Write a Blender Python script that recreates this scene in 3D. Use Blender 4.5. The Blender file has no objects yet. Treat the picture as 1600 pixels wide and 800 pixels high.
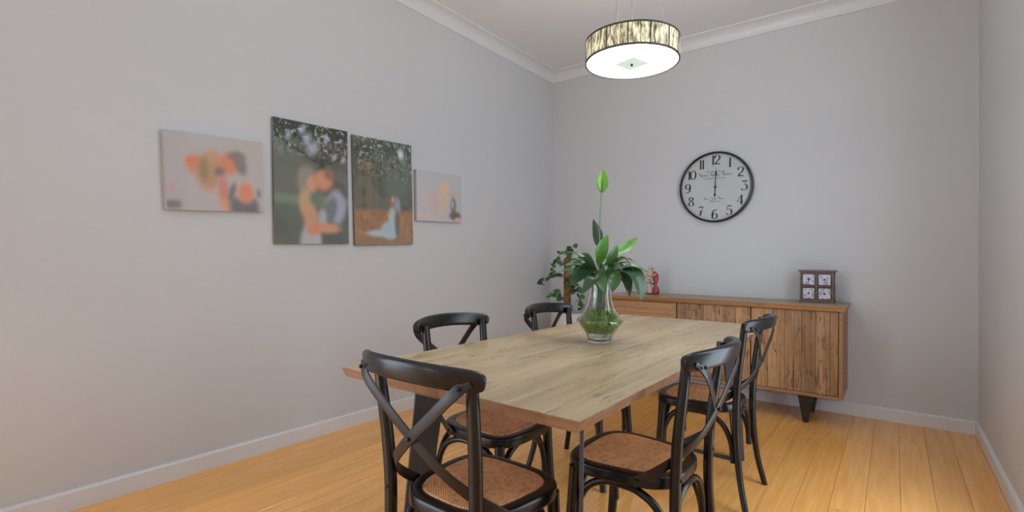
import bpy, bmesh, math, random
import numpy as np
from mathutils import Vector, Matrix

random.seed(4)
SC = bpy.context.scene
COL = SC.collection

# ------------------------------------------------------------------ camera
F_PX = 790.65
YAW, PITCH, ROLL = (math.radians(a) for a in (37.06, 0.419, 0.577))
CAM_H = 1.12
_s, _c = math.sin(YAW), math.cos(YAW)
FWD = Vector((-_s * math.cos(PITCH), _c * math.cos(PITCH), math.sin(PITCH)))
_r = Vector((_c, _s, 0)); _u = _r.cross(FWD)
RGT = _r * math.cos(ROLL) + _u * math.sin(ROLL)
UPV = -_r * math.sin(ROLL) + _u * math.cos(ROLL)
cam_d = bpy.data.cameras.new('camera'); cam = bpy.data.objects.new('camera', cam_d); COL.objects.link(cam)
cam_d.sensor_width = 36.0; cam_d.lens = 36.0 * F_PX / 1600.0; cam_d.clip_start = 0.02
m = Matrix.Identity(4)
for i in range(3):
    m[i][0], m[i][1], m[i][2] = RGT[i], UPV[i], -FWD[i]
m[2][3] = CAM_H
cam.matrix_world = m
SC.camera = cam

# ------------------------------------------------------------------ world, light, exposure
world = bpy.data.worlds.new('sky'); SC.world = world; world.use_nodes = True
bg = world.node_tree.nodes['Background']
bg.inputs[0].default_value = (0.81, 0.93, 1.09, 1); bg.inputs[1].default_value = 5.6
SC.cycles.diffuse_bounces = 8; SC.cycles.max_bounces = 16; SC.cycles.transmission_bounces = 12
SC.view_settings.view_transform = 'Standard'; SC.view_settings.look = 'None'
SC.view_settings.gamma = 1.0; SC.view_settings.use_curve_mapping = False
SC.view_settings.exposure = 0.0

# room dimensions
XL, XR, YB, YF, ZC = -2.89, 0.444, 4.51, -4.2, 3.085
# openings that let the daylight in: glazed doors behind the camera, a window in the right wall and an added left opening, both placed for even wall light
DX0, DX1, DZ1 = XL + .2, XL + 1.1, 2.1
WY0, WY1, WZ0, WZ1 = 1.85, 2.85, .06, 2.6
VY0, VY1, VZ1 = -2.3, -.1, 2.5
def portal(loc, rot, w, h):
    pd = bpy.data.lights.new('window_portal', 'AREA'); pd.shape = 'RECTANGLE'; pd.size = w; pd.size_y = h
    pd.cycles.is_portal = True
    po = bpy.data.objects.new('window_portal', pd); COL.objects.link(po); po.location = loc; po.rotation_euler = rot
portal(((DX0+DX1)/2, YF-.11, DZ1/2), (math.radians(90), 0, 0), DX1-DX0, DZ1)
portal((XL-.11, (VY0+VY1)/2, VZ1/2), (0, math.radians(-90), 0), VZ1, VY1-VY0)
portal((XR+.11, (WY0+WY1)/2, (WZ0+WZ1)/2), (0, math.radians(90), 0), WZ1-WZ0, WY1-WY0)

# ------------------------------------------------------------------ helpers
def s2l(*c):
    return tuple(((v / 255) / 12.92 if v / 255 <= 0.04045 else ((v / 255 + 0.055) / 1.055) ** 2.4) for v in c)

def link(o, parent=None):
    COL.objects.link(o)
    if parent is not None: o.parent = parent
    return o

def obj(name, bm, material, parent=None, smooth=False, recalc=True):
    if recalc: bmesh.ops.recalc_face_normals(bm, faces=bm.faces)
    me = bpy.data.meshes.new(name); bm.to_mesh(me); bm.free()
    if material: me.materials.append(material)
    if smooth:
        for p in me.polygons: p.use_smooth = True
        try: me.set_sharp_from_angle(angle=math.radians(smooth if smooth > 1 else 40))
        except Exception: pass
    return link(bpy.data.objects.new(name, me), parent)

def thing(name, label, cat, loc=(0, 0, 0), rz=0, group=None):
    o = bpy.data.objects.new(name, None); o.empty_display_size = 0.1
    o.location = loc; o.rotation_euler = (0, 0, rz)
    o['label'] = label; o['category'] = cat
    if group: o['group'] = group
    return link(o)

def tag(o, label, cat, group=None):
    o['label'] = label; o['category'] = cat
    if group: o['group'] = group
    return o

def box(bm, x0, x1, y0, y1, z0, z1, bevel=0, seg=1, mat=None):
    t = bmesh.new()
    bmesh.ops.create_cube(t, size=1)
    for v in t.verts:
        v.co = Vector((x0 + (v.co.x + .5) * (x1 - x0), y0 + (v.co.y + .5) * (y1 - y0), z0 + (v.co.z + .5) * (z1 - z0)))
    if bevel: bmesh.ops.bevel(t, geom=t.edges[:], offset=bevel, segments=seg, affect='EDGES', profile=.5)
    if mat is not None: t.transform(mat)
    merge(bm, t)
    return bm

def merge(bm, t):
    me = bpy.data.meshes.new('tmp'); t.to_mesh(me); t.free(); bm.from_mesh(me); bpy.data.meshes.remove(me)

def B(): return bmesh.new()

def catmull(pts, n=8, closed=False):
    P = [Vector(p) for p in pts]; out = []
    N = len(P); rng = range(N if closed else N - 1)
    for i in rng:
        if closed: a, b, c, d = P[(i-1) % N], P[i], P[(i+1) % N], P[(i+2) % N]
        else:
            b, c = P[i], P[i+1]; a = P[i-1] if i else b * 2 - c; d = P[i+2] if i + 2 < N else c * 2 - b
        for k in range(n):
            t = k / n
            out.append(.5 * ((2*b) + (c-a)*t + (2*a-5*b+4*c-d)*t*t + (3*b-a-3*c+d)*t**3))
    if not closed: out.append(P[-1].copy())
    return out

def circle(r, n=10, ry=None):
    ry = r if ry is None else ry
    return [(r*math.cos(2*math.pi*k/n), ry*math.sin(2*math.pi*k/n)) for k in range(n)]

def rrect(w, h, r, n=3):
    out = []
    for cx, cy, a0 in ((w/2-r, h/2-r, 0), (-w/2+r, h/2-r, 90), (-w/2+r, -h/2+r, 180), (w/2-r, -h/2+r, 270)):
        for k in range(n+1):
            a = math.radians(a0 + 90*k/n); out.append((cx + r*math.cos(a), cy + r*math.sin(a)))
    return out

def sweep(bm, pts, prof, up=None, scale=None, cap=True, closed=False):
    """sweep a 2-D profile along points; up fixes the second profile axis, else parallel transport"""
    N = len(pts); rings = []; side = None
    for i, p in enumerate(pts):
        if closed: t = pts[(i+1) % N] - pts[i-1]
        else: t = pts[min(i+1, N-1)] - pts[max(i-1, 0)]
        t = t.normalized()
        if up is not None:
            uu = up(i / (N-1)) if callable(up) else Vector(up)
            side = t.cross(uu).normalized()
        else:
            if side is None:
                ref = Vector((0, 0, 1)) if abs(t.z) < .9 else Vector((1, 0, 0))
                side = t.cross(ref).normalized()
            else: side = (side - t * side.dot(t)).normalized()
        n = side.cross(t)
        s = 1 if scale is None else scale(i / (N-1))
        sa, sb = s if isinstance(s, tuple) else (s, s)
        rings.append([bm.verts.new(p + side*a*sa + n*b*sb) for a, b in prof])
    M = len(prof)
    for i in range(N if closed else N-1):
        A, Bq = rings[i], rings[(i+1) % N]
        for k in range(M):
            bm.faces.new((A[k], A[(k+1) % M], Bq[(k+1) % M], Bq[k]))
    if cap and not closed:
        bm.faces.new(rings[0][::-1]); bm.faces.new(rings[-1])
    return bm

def lathe(bm, prof, n=32, cx=0, cy=0, closed=False):
    rings = []
    for r, z in prof:
        if r < 1e-6: rings.append([bm.verts.new((cx, cy, z))])
        else: rings.append([bm.verts.new((cx + r*math.cos(2*math.pi*k/n), cy + r*math.sin(2*math.pi*k/n), z)) for k in range(n)])
    pairs = list(zip(rings, rings[1:])) + ([(rings[-1], rings[0])] if closed else [])
    for a, b in pairs:
        for k in range(n):
            k2 = (k+1) % n
            if len(a) == 1 and len(b) == 1: continue
            if len(a) == 1: bm.faces.new((a[0], b[k], b[k2]))
            elif len(b) == 1: bm.faces.new((a[k], a[k2], b[0]))
            else: bm.faces.new((a[k], a[k2], b[k2], b[k]))
    return bm

def prism(bm, poly, axis, lo, hi):
    """extrude polygon [(a,b)] along axis 'x','y','z'"""
    def P(a, b, t):
        return {'x': (t, a, b), 'y': (a, t, b), 'z': (a, b, t)}[axis]
    A = [bm.verts.new(P(a, b, lo)) for a, b in poly]; C = [bm.verts.new(P(a, b, hi)) for a, b in poly]
    n = len(poly)
    for k in range(n): bm.faces.new((A[k], A[(k+1) % n], C[(k+1) % n], C[k]))
    bm.faces.new(A[::-1]); bm.faces.new(C)
    return bm

# ------------------------------------------------------------------ materials
class NT:
    def __init__(self, name):
        self.m = bpy.data.materials.new(name); self.m.use_nodes = True
        self.t = self.m.node_tree; self.b = self.t.nodes['Principled BSDF']
    def n(self, typ, **kw):
        nd = self.t.nodes.new(typ)
        for k, v in kw.items():
            if k in nd.inputs: nd.inputs[k].default_value = v
            else: setattr(nd, k, v)
        return nd
    def l(self, a, b): self.t.links.new(a, b)
    def set(self, **kw):
        for k, v in kw.items(): self.b.inputs[k].default_value = v
    def ramp(self, fac, stops):
        r = self.n('ShaderNodeValToRGB'); e = r.color_ramp.elements
        while len(e) < len(stops): e.new(.5)
        for q, (p, c) in zip(e, stops): q.position = p; q.color = (*c, 1) if len(c) == 3 else c
        self.l(fac, r.inputs[0]); return r
    def mix(self, fac, a, b, mode='MIX'):
        x = self.n('ShaderNodeMix', data_type='RGBA', blend_type=mode)
        for s, v in ((x.inputs[0], fac), (x.inputs[6], a), (x.inputs[7], b)):
            if hasattr(v, 'is_linked') or hasattr(v, 'links'): self.l(v, s)
            else: s.default_value = v if not isinstance(v, tuple) or len(v) == 4 else (*v, 1)
        return x.outputs[2]
    def coords(self, scale, rand=True, kind='Object'):
        tc = self.n('ShaderNodeTexCoord'); mp = self.n('ShaderNodeMapping'); mp.inputs['Scale'].default_value = scale
        self.l(tc.outputs[kind], mp.inputs[0])
        if rand:
            oi = self.n('ShaderNodeObjectInfo'); mu = self.n('ShaderNodeMath', operation='MULTIPLY'); mu.inputs[1].default_value = 37.0
            self.l(oi.outputs['Random'], mu.inputs[0]); cb = self.n('ShaderNodeCombineXYZ')
            for i in range(3): self.l(mu.outputs[0], cb.inputs[i])
            self.l(cb.outputs[0], mp.inputs[1]); self.oi = oi
        return mp.outputs[0]
    def noise(self, co, scale=1.0, detail=4, rough=.55, dist=0.0):
        nz = self.n('ShaderNodeTexNoise'); nz.inputs['Scale'].default_value = scale; nz.inputs['Detail'].default_value = detail
        nz.inputs['Roughness'].default_value = rough; nz.inputs['Distortion'].default_value = dist
        self.l(co, nz.inputs['Vector']); return nz.outputs['Fac']
    def bump(self, h, strength=.2, dist=.002):
        bp = self.n('ShaderNodeBump'); bp.inputs['Strength'].default_value = strength; bp.inputs['Distance'].default_value = dist
        self.l(h, bp.inputs['Height']); self.l(bp.outputs[0], self.b.inputs['Normal'])

def plain(name, col, rough=.5, metal=0, var=.06, scale=6, bump=0, spec=.5, coat=0):
    t = NT(name); co = t.coords((scale,)*3); f = t.noise(co, 1.0)
    r = t.ramp(f, [(.3, tuple(c*(1-var) for c in col)), (.7, tuple(min(1, c*(1+var)) for c in col))])
    t.l(r.outputs[0], t.b.inputs['Base Color']); t.set(**{'Roughness': rough, 'Metallic': metal, 'Specular IOR Level': spec, 'Coat Weight': coat})
    if bump:
        t.bump(t.noise(co, 12.0), bump, .001)
    return t.m

def wood(name, dark, mid, light, axis='y', rough=.4, grain=1.0, marks=.5, tint=.25, coat=0.0, spec=.5, blotch=(.10, .06, .03), bump=.12, cover=.46):
    """plank wood: long grain, saw marks, knots, dark stains; each plank shifts tone"""
    t = NT(name)
    sc = {'x': (1.2, 26, 26), 'y': (26, 1.2, 26), 'z': (26, 26, 1.2)}[axis]
    co = t.coords(tuple(v*grain for v in sc))
    f = t.noise(co, 1.0, 6, .6, .6)
    r = t.ramp(f, [(.25, dark), (.5, mid), (.75, light)])
    c2 = t.coords((5, 5, 5)); f2 = t.noise(c2, 1.0, 3)
    sm = {'x': (9, 60, 60), 'y': (60, 9, 60), 'z': (60, 60, 9)}[axis]
    c3 = t.coords(sm); f3 = t.noise(c3, 1.0, 3, .7, 1.2)
    st = t.ramp(f3, [(.52, (0, 0, 0)), (.66, (1, 1, 1))])
    f2r = t.ramp(f2, [(cover, (0, 0, 0)), (cover+.14, (1, 1, 1))])
    mm = t.n('ShaderNodeMath', operation='MULTIPLY'); t.l(st.outputs[0], mm.inputs[0]); t.l(f2r.outputs[0], mm.inputs[1])
    m2 = t.n('ShaderNodeMath', operation='MULTIPLY'); t.l(mm.outputs[0], m2.inputs[0]); m2.inputs[1].default_value = marks
    c = t.mix(m2.outputs[0], r.outputs[0], blotch)
    hs = t.n('ShaderNodeHueSaturation'); mr = t.n('ShaderNodeMapRange')
    t.l(t.oi.outputs['Random'], mr.inputs[0]); mr.inputs[3].default_value = 1-tint; mr.inputs[4].default_value = 1+tint
    t.l(mr.outputs[0], hs.inputs['Value']); t.l(c, hs.inputs['Color'])
    t.l(hs.outputs[0], t.b.inputs['Base Color'])
    t.set(**{'Roughness': rough, 'Coat Weight': coat, 'Coat Roughness': .15, 'Specular IOR Level': spec})
    t.bump(f, bump, .001)
    return t.m

M = {}
M['wall'] = plain('wall_paint', (.595, .608, .615), .55, var=.010, scale=1.5, bump=.04)
M['ceil'] = plain('ceiling_paint', (.74, .75, .75), .8, var=.010, scale=1.5)
M['trim'] = plain('white_gloss_trim', (.71, .72, .73), .35, var=.01)
M['floor'] = wood('bamboo_floor', (.74, .35, .085), (.85, .42, .11), (.92, .50, .16), 'y', rough=.09, grain=1.6, marks=.12, tint=.07, blotch=(.46, .22, .07), spec=.6, bump=.03)
M['gap'] = plain('floor_gap', (.26, .13, .05), .7)
M['black'] = plain('black_lacquer', (.0095, .0082, .0080), .27, var=.25, scale=14, spec=.42)
M['strap'] = plain('black_strap_metal', (.020, .014, .011), .40, var=.3, scale=10, spec=.42)
M['screw'] = plain('screw_metal', (.05, .05, .055), .3, .8)
M['steel'] = plain('blue_grey_steel', (.085, .09, .10), .38, .55, var=.2, scale=5)
M['table'] = wood('reclaimed_table_wood', (.36, .26, .135), (.50, .38, .215), (.60, .47, .29), 'y', rough=.33, marks=.85, tint=.10, blotch=(.15, .115, .085), spec=.6)
M['table_edge'] = wood('table_edge_wood', (.20, .095, .048), (.32, .17, .092), (.42, .25, .15), 'x', rough=.45, marks=.5, tint=.1)
M['sb_v'] = wood('sideboard_plank', (.20, .105, .042), (.36, .195, .085), (.49, .30, .15), 'z', rough=.45, marks=1.0, tint=.26, blotch=(.07, .048, .034), cover=.36)
M['sb_h'] = wood('sideboard_board', (.25, .125, .048), (.39, .20, .082), (.49, .275, .125), 'x', rough=.42, marks=.7, tint=.15, blotch=(.12, .07, .04))
M['sb_top'] = wood('sideboard_top_wood', (.24, .16, .09), (.34, .24, .15), (.42, .31, .20), 'x', rough=.35, marks=.7, tint=.1, blotch=(.06, .04, .03))
M['dark'] = plain('dark_recess', (.012, .008, .006), .8)
M['blackmetal'] = plain('blackened_steel', (.035, .037, .035), .38, .5, var=.3, scale=8)

# ------------------------------------------------------------------ setting
def structure(name, bm, mt, smooth=False):
    o = obj(name, bm, mt, smooth=smooth); o['kind'] = 'structure'; return o

TH = .12
bm = B(); box(bm, XL-TH, XL, VY1, YB+TH, -.06, ZC+.1); box(bm, XL-TH, XL, YF-TH, VY0, -.06, ZC+.1); box(bm, XL-TH, XL, VY0, VY1, VZ1, ZC+.1)
structure('wall_left', bm, M['wall'])
bm = B(); box(bm, XL-.09, XL-.04, VY0, VY1, VZ1-.05, VZ1); w3 = structure('added_opening_3', bm, M['trim'])  # unseen opening, added to brighten the right and back walls
for q in (VY0, (VY0+VY1)/2-.025, VY1-.05): obj('window_frame', box(B(), XL-.09, XL-.04, q, q+.05, 0, VZ1-.05), M['trim'], w3)
structure('wall_back', box(B(), XL, XR, YB, YB+TH, -.06, ZC+.1), M['wall'])
bm = B()
box(bm, XR, XR+TH, YF-TH, WY0, -.06, ZC+.1); box(bm, XR, XR+TH, WY1, YB+TH, -.06, ZC+.1)
box(bm, XR, XR+TH, WY0, WY1, -.06, WZ0); box(bm, XR, XR+TH, WY0, WY1, WZ1, ZC+.1)
structure('wall_right', bm, M['wall'])
bm = B(); box(bm, XR+.04, XR+.09, WY0, WY1, WZ0, WZ0+.05); box(bm, XR+.04, XR+.09, WY0, WY1, WZ1-.05, WZ1)
w2 = structure('window_2', bm, M['trim'])
for q in (WY0, (WY0+WY1)/2-.025, WY1-.05): obj('window_frame', box(B(), XR+.04, XR+.09, q, q+.05, WZ0+.05, WZ1-.05), M['trim'], w2)
structure('ceiling', box(B(), XL, XR, YF, YB, ZC, ZC+.1), M['ceil'])
ox0, ox1, oz1 = DX0, DX1, DZ1
bm = B()
box(bm, XL, ox0, YF-TH, YF, -.06, ZC+.1); box(bm, ox1, XR, YF-TH, YF, -.06, ZC+.1); box(bm, ox0, ox1, YF-TH, YF, oz1, ZC+.1)
structure('wall_front', bm, M['wall'])
wf = structure('window_1', prism(B(), [(ox0, 0), (ox1, 0), (ox1, .05), (ox0, .05)], 'y', YF-.09, YF-.03), M['trim'])
for a, b in ((ox0, ox0+.05), (ox1-.05, ox1), ((ox0+ox1)/2-.03, (ox0+ox1)/2+.03)):
    obj('window_frame', box(B(), a, b, YF-.09, YF-.03, .05, oz1-.05), M['trim'], wf)
obj('window_frame', box(B(), ox0, ox1, YF-.09, YF-.03, oz1-.05, oz1), M['trim'], wf)

# floor: slab with every board its own piece
fl = structure('floor', box(B(), XL, XR, YF-TH, YB, -.06, -.008), M['gap'])
rnd = random.Random(11)
PW, GAP = .1327, .0012
x = XL; cache = {}
ncol = math.ceil((XR - XL) / PW)
for ci in range(ncol):
    x0 = XL + ci*PW; x1 = min(x0 + PW, XR)
    y = YF - TH - rnd.uniform(0, 1.6)
    while y < YB:
        L = 1.83
        y0, y1 = max(y, YF-TH), min(y+L, YB)
        if y1 - y0 > .03:
            w, l = x1-x0-GAP, y1-y0-GAP
            key = (round(w, 4), round(l, 4))
            if key not in cache:
                b_ = box(B(), -w/2, w/2, -l/2, l/2, -.008, 0, bevel=.0008)
                me = bpy.data.meshes.new('floor_board'); b_.to_mesh(me); b_.free(); me.materials.append(M['floor']); cache[key] = me
            o = bpy.data.objects.new('floor_board', cache[key]); o.location = ((x0+x1)/2, (y0+y1)/2, 0); link(o, fl)
        y += L

# skirting boards with a rounded top edge
SK = [(0, 0), (.016, 0), (.016, .078), (.012, .086), (0, .088)]
structure('baseboard_left', prism(B(), [(XL+a, b) for a, b in SK], 'y', VY1, YB), M['trim'])
structure('baseboard_right', prism(B(), [(XR-a, b) for a, b in SK], 'y', YF, YB), M['trim'])
structure('baseboard_back', prism(B(), [(YB-a, b) for a, b in SK], 'x', XL+.016, XR-.016), M['trim'])
# cove cornice
CV = [(0, 0), (0, -.10), (.012, -.10), (.014, -.088)]
for k in range(7):
    a = math.radians(90*k/6); CV.append((.014 + .062*(1-math.cos(a)), -.088 + .072*math.sin(a)))
CV += [(.088, -.014), (.10, -.012), (.10, 0)]
structure('trim_1', prism(B(), [(XL+a, ZC+b) for a, b in CV], 'y', YF, YB), M['trim'], smooth=30)
structure('trim_2', prism(B(), [(YB-a, ZC+b) for a, b in CV], 'x', XL, XR), M['trim'], smooth=30)
structure('trim_3', prism(B(), [(XR-a, ZC+b) for a, b in CV], 'y', YF, YB), M['trim'], smooth=30)

# ------------------------------------------------------------------ dining table
TX0, TX1, TY0, TY1, TT = -1.505, -.578, 1.03, 3.265, .75
TTH = .034
tb = thing('dining_table', 'long reclaimed timber dining table with splayed steel plate legs', 'table', ((TX0+TX1)/2, (TY0+TY1)/2, 0))
hx, hy = (TX1-TX0)/2, (TY1-TY0)/2
rnd = random.Random(5)
ws = [.135, .10, .125, .09, .13, .105, .12, .10]; k_ = 2*hx/sum(ws); ws = [w*k_ for w in ws]
x = -hx
for i, w in enumerate(ws):
    cuts = [-hy] + ([-hy + rnd.uniform(.5, 1.6)] if i not in (0, 7) else []) + [hy]
    for y0, y1 in zip(cuts, cuts[1:]):
        bm = B(); wob = lambda: rnd.uniform(-.0025, .0025)
        bv = .0022
        box(bm, x+.0006, x+w-.0006, y0+.0005+(wob() if y0 == -hy else 0), y1-.0005, -TTH, -rnd.uniform(0, .0008), bevel=bv, seg=2)
        # worn, undercut outer edges
        for v in bm.verts:
            if v.co.z < -TTH*.6:
                if i == 0 and v.co.x < x + w*.4: v.co.x += .010
                if i == len(ws)-1 and v.co.x > x + w*.6: v.co.x -= .010
                if y0 == -hy and v.co.y < (y0+y1)/2: v.co.y += .010
                if y1 == hy and v.co.y > (y0+y1)/2: v.co.y -= .010
        o = obj('plank', bm, M['table'], tb); o.data.materials.append(M['table_edge'])
        for p in o.data.polygons:
            n = p.normal; c = p.center
            outer = (i == 0 and n.x < -.5) or (i == len(ws)-1 and n.x > .5) or (y0 == -hy and n.y < -.5) or (y1 == hy and n.y > .5)
            if outer: p.material_index = 1
        o.location.z = TT
    x += w
# plate legs: each set diagonally towards the table centre, leaning outwards
def plate_leg(sx, sy):
    bm = B()
    d = Vector((-.48*sx, -.877*sy, 0)).normalized(); n = Vector((-d.y, d.x, 0))
    c = Vector((sx*(hx-.006), sy*(hy-.02), 0))
    zt = TT - TTH - .0005
    pts = [c + d*.245 + Vector((0, 0, zt)), c + d*.365 + Vector((0, 0, zt)), c + d*.255 + Vector((0, 0, 0)), c + d*.185 + Vector((0, 0, 0))]
    th = .006
    A = [bm.verts.new(p + n*th) for p in pts]; C = [bm.verts.new(p - n*th) for p in pts]
    for k in range(4): bm.faces.new((A[k], A[(k+1) % 4], C[(k+1) % 4], C[k]))
    bm.faces.new(A); bm.faces.new(C[::-1])
    bmesh.ops.bevel(bm, geom=bm.edges[:], offset=.0015, segments=1, affect='EDGES')
    return bm
for sx in (-1, 1):
    for sy in (-1, 1): obj('leg', plate_leg(sx, sy), M['steel'], tb)
for sy in (-1, 1):
    yb = sy*(hy - .02 - .193); xb = hx - .006 - .1056
    obj('floor_bar', box(B(), -xb+.012, xb-.012, yb-.02, yb+.02, 0, .010, bevel=.0015), M['steel'], tb)
    obj('top_plate', box(B(), -hx*.66, hx*.66, sy*(hy-.29)-.03, sy*(hy-.29)+.03, TT-TTH-.008, TT-TTH-.0005), M['steel'], tb)

# ------------------------------------------------------------------ cross-back chairs
def rattan_mat():
    t = NT('woven_rattan'); tc = t.n('ShaderNodeTexCoord')
    def waves(rot, sc):
        mp = t.n('ShaderNodeMapping'); mp.inputs['Rotation'].default_value = (0, 0, rot); t.l(tc.outputs['Object'], mp.inputs[0])
        w = t.n('ShaderNodeTexWave'); w.inputs['Scale'].default_value = sc; w.inputs['Distortion'].default_value = 1.2; w.inputs['Detail'].default_value = 2
        w.inputs['Detail Scale'].default_value = 3
        t.l(mp.outputs[0], w.inputs[0]); return w.outputs['Fac']
    a = waves(.6, 62); b = waves(2.3, 48)
    mm = t.n('ShaderNodeMath', operation='MULTIPLY'); t.l(a, mm.inputs[0]); t.l(b, mm.inputs[1])
    co = t.coords((1, 1, 1)); nz = t.noise(co, 60.0, 3, .8); big = t.noise(co, 9.0, 2)
    r = t.ramp(mm.outputs[0], [(.0, (.62, .29, .12)), (.25, (.86, .44, .20)), (.8, (.95, .54, .27))])
    r2 = t.ramp(nz, [(.40, (.42, .36, .30)), (.50, (1, 1, 1))])
    c = t.mix(.55, r.outputs[0], r2.outputs[0], 'MULTIPLY')
    r3 = t.ramp(big, [(.3, (.86, .84, .82)), (.7, (1.08, 1.06, 1.04))])
    c = t.mix(1.0, c, r3.outputs[0], 'MULTIPLY')
    t.l(c, t.b.inputs['Base Color']); t.set(Roughness=.5); t.bump(mm.outputs[0], .6, .002)
    return t.m
M['rattan'] = rattan_mat()

def seat_outline(off=0.0, n=72):
    """rounded trapezoid, broader at the front"""
    out = []
    for k in range(n):
        a = 2*math.pi*k/n; ca, sa = math.cos(a), math.sin(a)
        e = .56
        x_ = math.copysign(abs(ca)**e, ca); y_ = math.copysign(abs(sa)**e, sa)
        yy = y_*(.192-off); hw = (.187 + .018*y_) - off
        out.append(Vector((x_*hw, yy, 0)))
    return out
SEAT = .462
def build_chair(label):
    t = thing('dining_chair', label, 'chair', group='cross-back chairs around the dining table')
    # seat frame: outer ring with rounded rim
    bm = B(); ring = [p + Vector((0, 0, SEAT-.021)) for p in seat_outline(.021)]
    sweep(bm, ring, rrect(.042, .040, .009, 3), up=(0, 0, 1), closed=True)
    obj('seat_frame', bm, M['black'], t, smooth=50)
    # woven panel, slightly dished
    bm = B(); rings = []
    for q, dz in ((1.0, -.002), (.985, .002), (.85, .003), (.6, .001), (.3, -.001)):
        rings.append([bm.verts.new((p.x*q, p.y*q, SEAT + dz)) for p in seat_outline(.036)])
    cen = bm.verts.new((0, 0, SEAT-.002)); N = len(rings[0])
    for a, b in zip(rings, rings[1:]):
        for k in range(N): bm.faces.new((a[k], a[(k+1) % N], b[(k+1) % N], b[k]))
    for k in range(N): bm.faces.new((rings[-1][k], rings[-1][(k+1) % N], cen))
    low = [bm.verts.new((v.co.x, v.co.y, SEAT-.016)) for v in rings[0]]
    for k in range(N): bm.faces.new((low[k], low[(k+1) % N], rings[0][(k+1) % N], rings[0][k]))
    bm.faces.new(low[::-1])
    obj('seat_panel', bm, M['rattan'], t, smooth=50)
    for s in (-1, 1):
        # back post and rear leg in one bent piece
        P = catmull([(s*.181, -.236, .843), (s*.178, -.226, .75), (s*.171, -.208, .60), (s*.166, -.200, .46), (s*.168, -.202, .32), (s*.180, -.220, .15), (s*.203, -.252, 0)], 6)
        obj('back_post', sweep(B(), P, rrect(.034, .030, .011, 3), up=(0, 1, 0), scale=lambda q: .86 + .16*math.sin(math.pi*min(1, q*1.15)) - .12*max(0, q-.7)), M['black'], t, smooth=50)
        P = catmull([(s*.160, .142, SEAT-.03), (s*.164, .150, .30), (s*.170, .164, .14), (s*.177, .180, 0)], 6)
        obj('leg', sweep(B(), P, circle(.0175, 12), scale=lambda q: 1.12 - .27*q), M['black'], t, smooth=50)
    # bentwood top rail, bowed to the back
    P = []
    for k in range(33):
        q = math.sin((k/32*2-1)*math.pi/2)
        P.append(Vector((q*.230, -.252 - .075*(1-abs(q)**2.2) + .012, .832 + .014*(1-q*q))))
    obj('top_rail', sweep(B(), P, rrect(.026, .058, .0125, 4), up=(0, -.18, 1),
        scale=lambda q: (1 - .3*abs(2*q-1)**24, .30 + .70*math.sqrt(max(0, 1-abs(math.sin((2*q-1)*math.pi/2))**16)))), M['black'], t, smooth=50)
    # crossed straps from the rail ends to the opposite seat sides
    for s in (-1, 1):
        dy = -.006 if s > 0 else .0
        P = catmull([(s*.205, -.270, .838), (s*.165, -.288+dy, .796), (s*.08, -.280+dy, .725), (0, -.266+dy*1.2, .660), (-s*.085, -.240+dy, .588), (-s*.142, -.200, .535), (-s*.178, -.145, .488), (-s*.192, -.075, .440)], 5)
        def upf(q, s=s):
            f = max(0, (q-.55)/.45)
            return Vector((-s*f*.95, -(1-f*.8), .0)).normalized()
        obj('cross_strap', sweep(B(), P, rrect(.030, .005, .0018, 2), up=upf), M['strap'], t, smooth=45)
        for p, ax in (((s*.188, -.291, .822), 'y'), ((-s*.196, -.088, .450), 'x'), ((-s*.164, -.216, .475), 'y')):
            bm = B(); bmesh.ops.create_uvsphere(bm, u_segments=8, v_segments=6, radius=.006)
            bm.transform(Matrix.Translation(p)); obj('screw', bm, M['screw'], t, smooth=60)
    bm = B(); bmesh.ops.create_uvsphere(bm, u_segments=8, v_segments=6, radius=.006)
    bm.transform(Matrix.Translation((0, -.279, .660))); obj('screw', bm, M['screw'], t, smooth=60)
    # arched braces under the seat, between neighbouring legs
    def arch(a, b, zt=.405, za=.205, nin=Vector((0, 0, 0))):
        a, b = Vector(a), Vector(b); d = (b-a)
        pts = [a + Vector((0, 0, za)), a + d*.03 + Vector((0, 0, za+.09)), a + d*.14 + Vector((0, 0, zt-.035)), a + d*.32 + Vector((0, 0, zt)), a + d*.5 + Vector((0, 0, zt+.006)),
               a + d*.68 + Vector((0, 0, zt)), a + d*.86 + Vector((0, 0, zt-.035)), a + d*.97 + Vector((0, 0, za+.09)), b + Vector((0, 0, za))]
        return sweep(B(), catmull(pts, 5), circle(.0125, 10))
    for s in (-1, 1):
        obj('arched_brace', arch((s*.158, -.186, 0), (s*.152, .146, 0)), M['black'], t, smooth=60)
    obj('arched_brace', arch((-.152, .140, 0), (.152, .140, 0)), M['black'], t, smooth=60)
    obj('arched_brace', arch((-.152, -.186, 0), (.152, -.186, 0)), M['black'], t, smooth=60)
    return t

def dup(root, label):
    r = root.copy(); link(r); r['label'] = label
    for ch in list(root.children):
        c = ch.copy(); COL.objects.link(c); c.parent = r
    return r
proto = build_chair('black cross-back chair with cane seat at the short end of the table')
proto.location = (-.975, 1.150, 0); proto.rotation_euler.z = math.radians(-2)
for lab, loc, rz in (
    ('black cross-back chair tucked in on the canvas-picture side, one place from the table end chair', (-1.305, 1.635, 0), -90),
    ('black cross-back chair tucked in beside the climbing plant on the canvas-picture side', (-1.300, 2.41, 0), -90),
    ('black cross-back chair opposite the picture wall, next to the table end chair', (-.712, 1.655, 0), 90),
    ('black cross-back chair opposite the picture wall, standing in front of the sideboard door', (-.768, 2.615, 0), 90)):
    c = dup(proto, lab); c.location = loc; c.rotation_euler.z = math.radians(rz)

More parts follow.
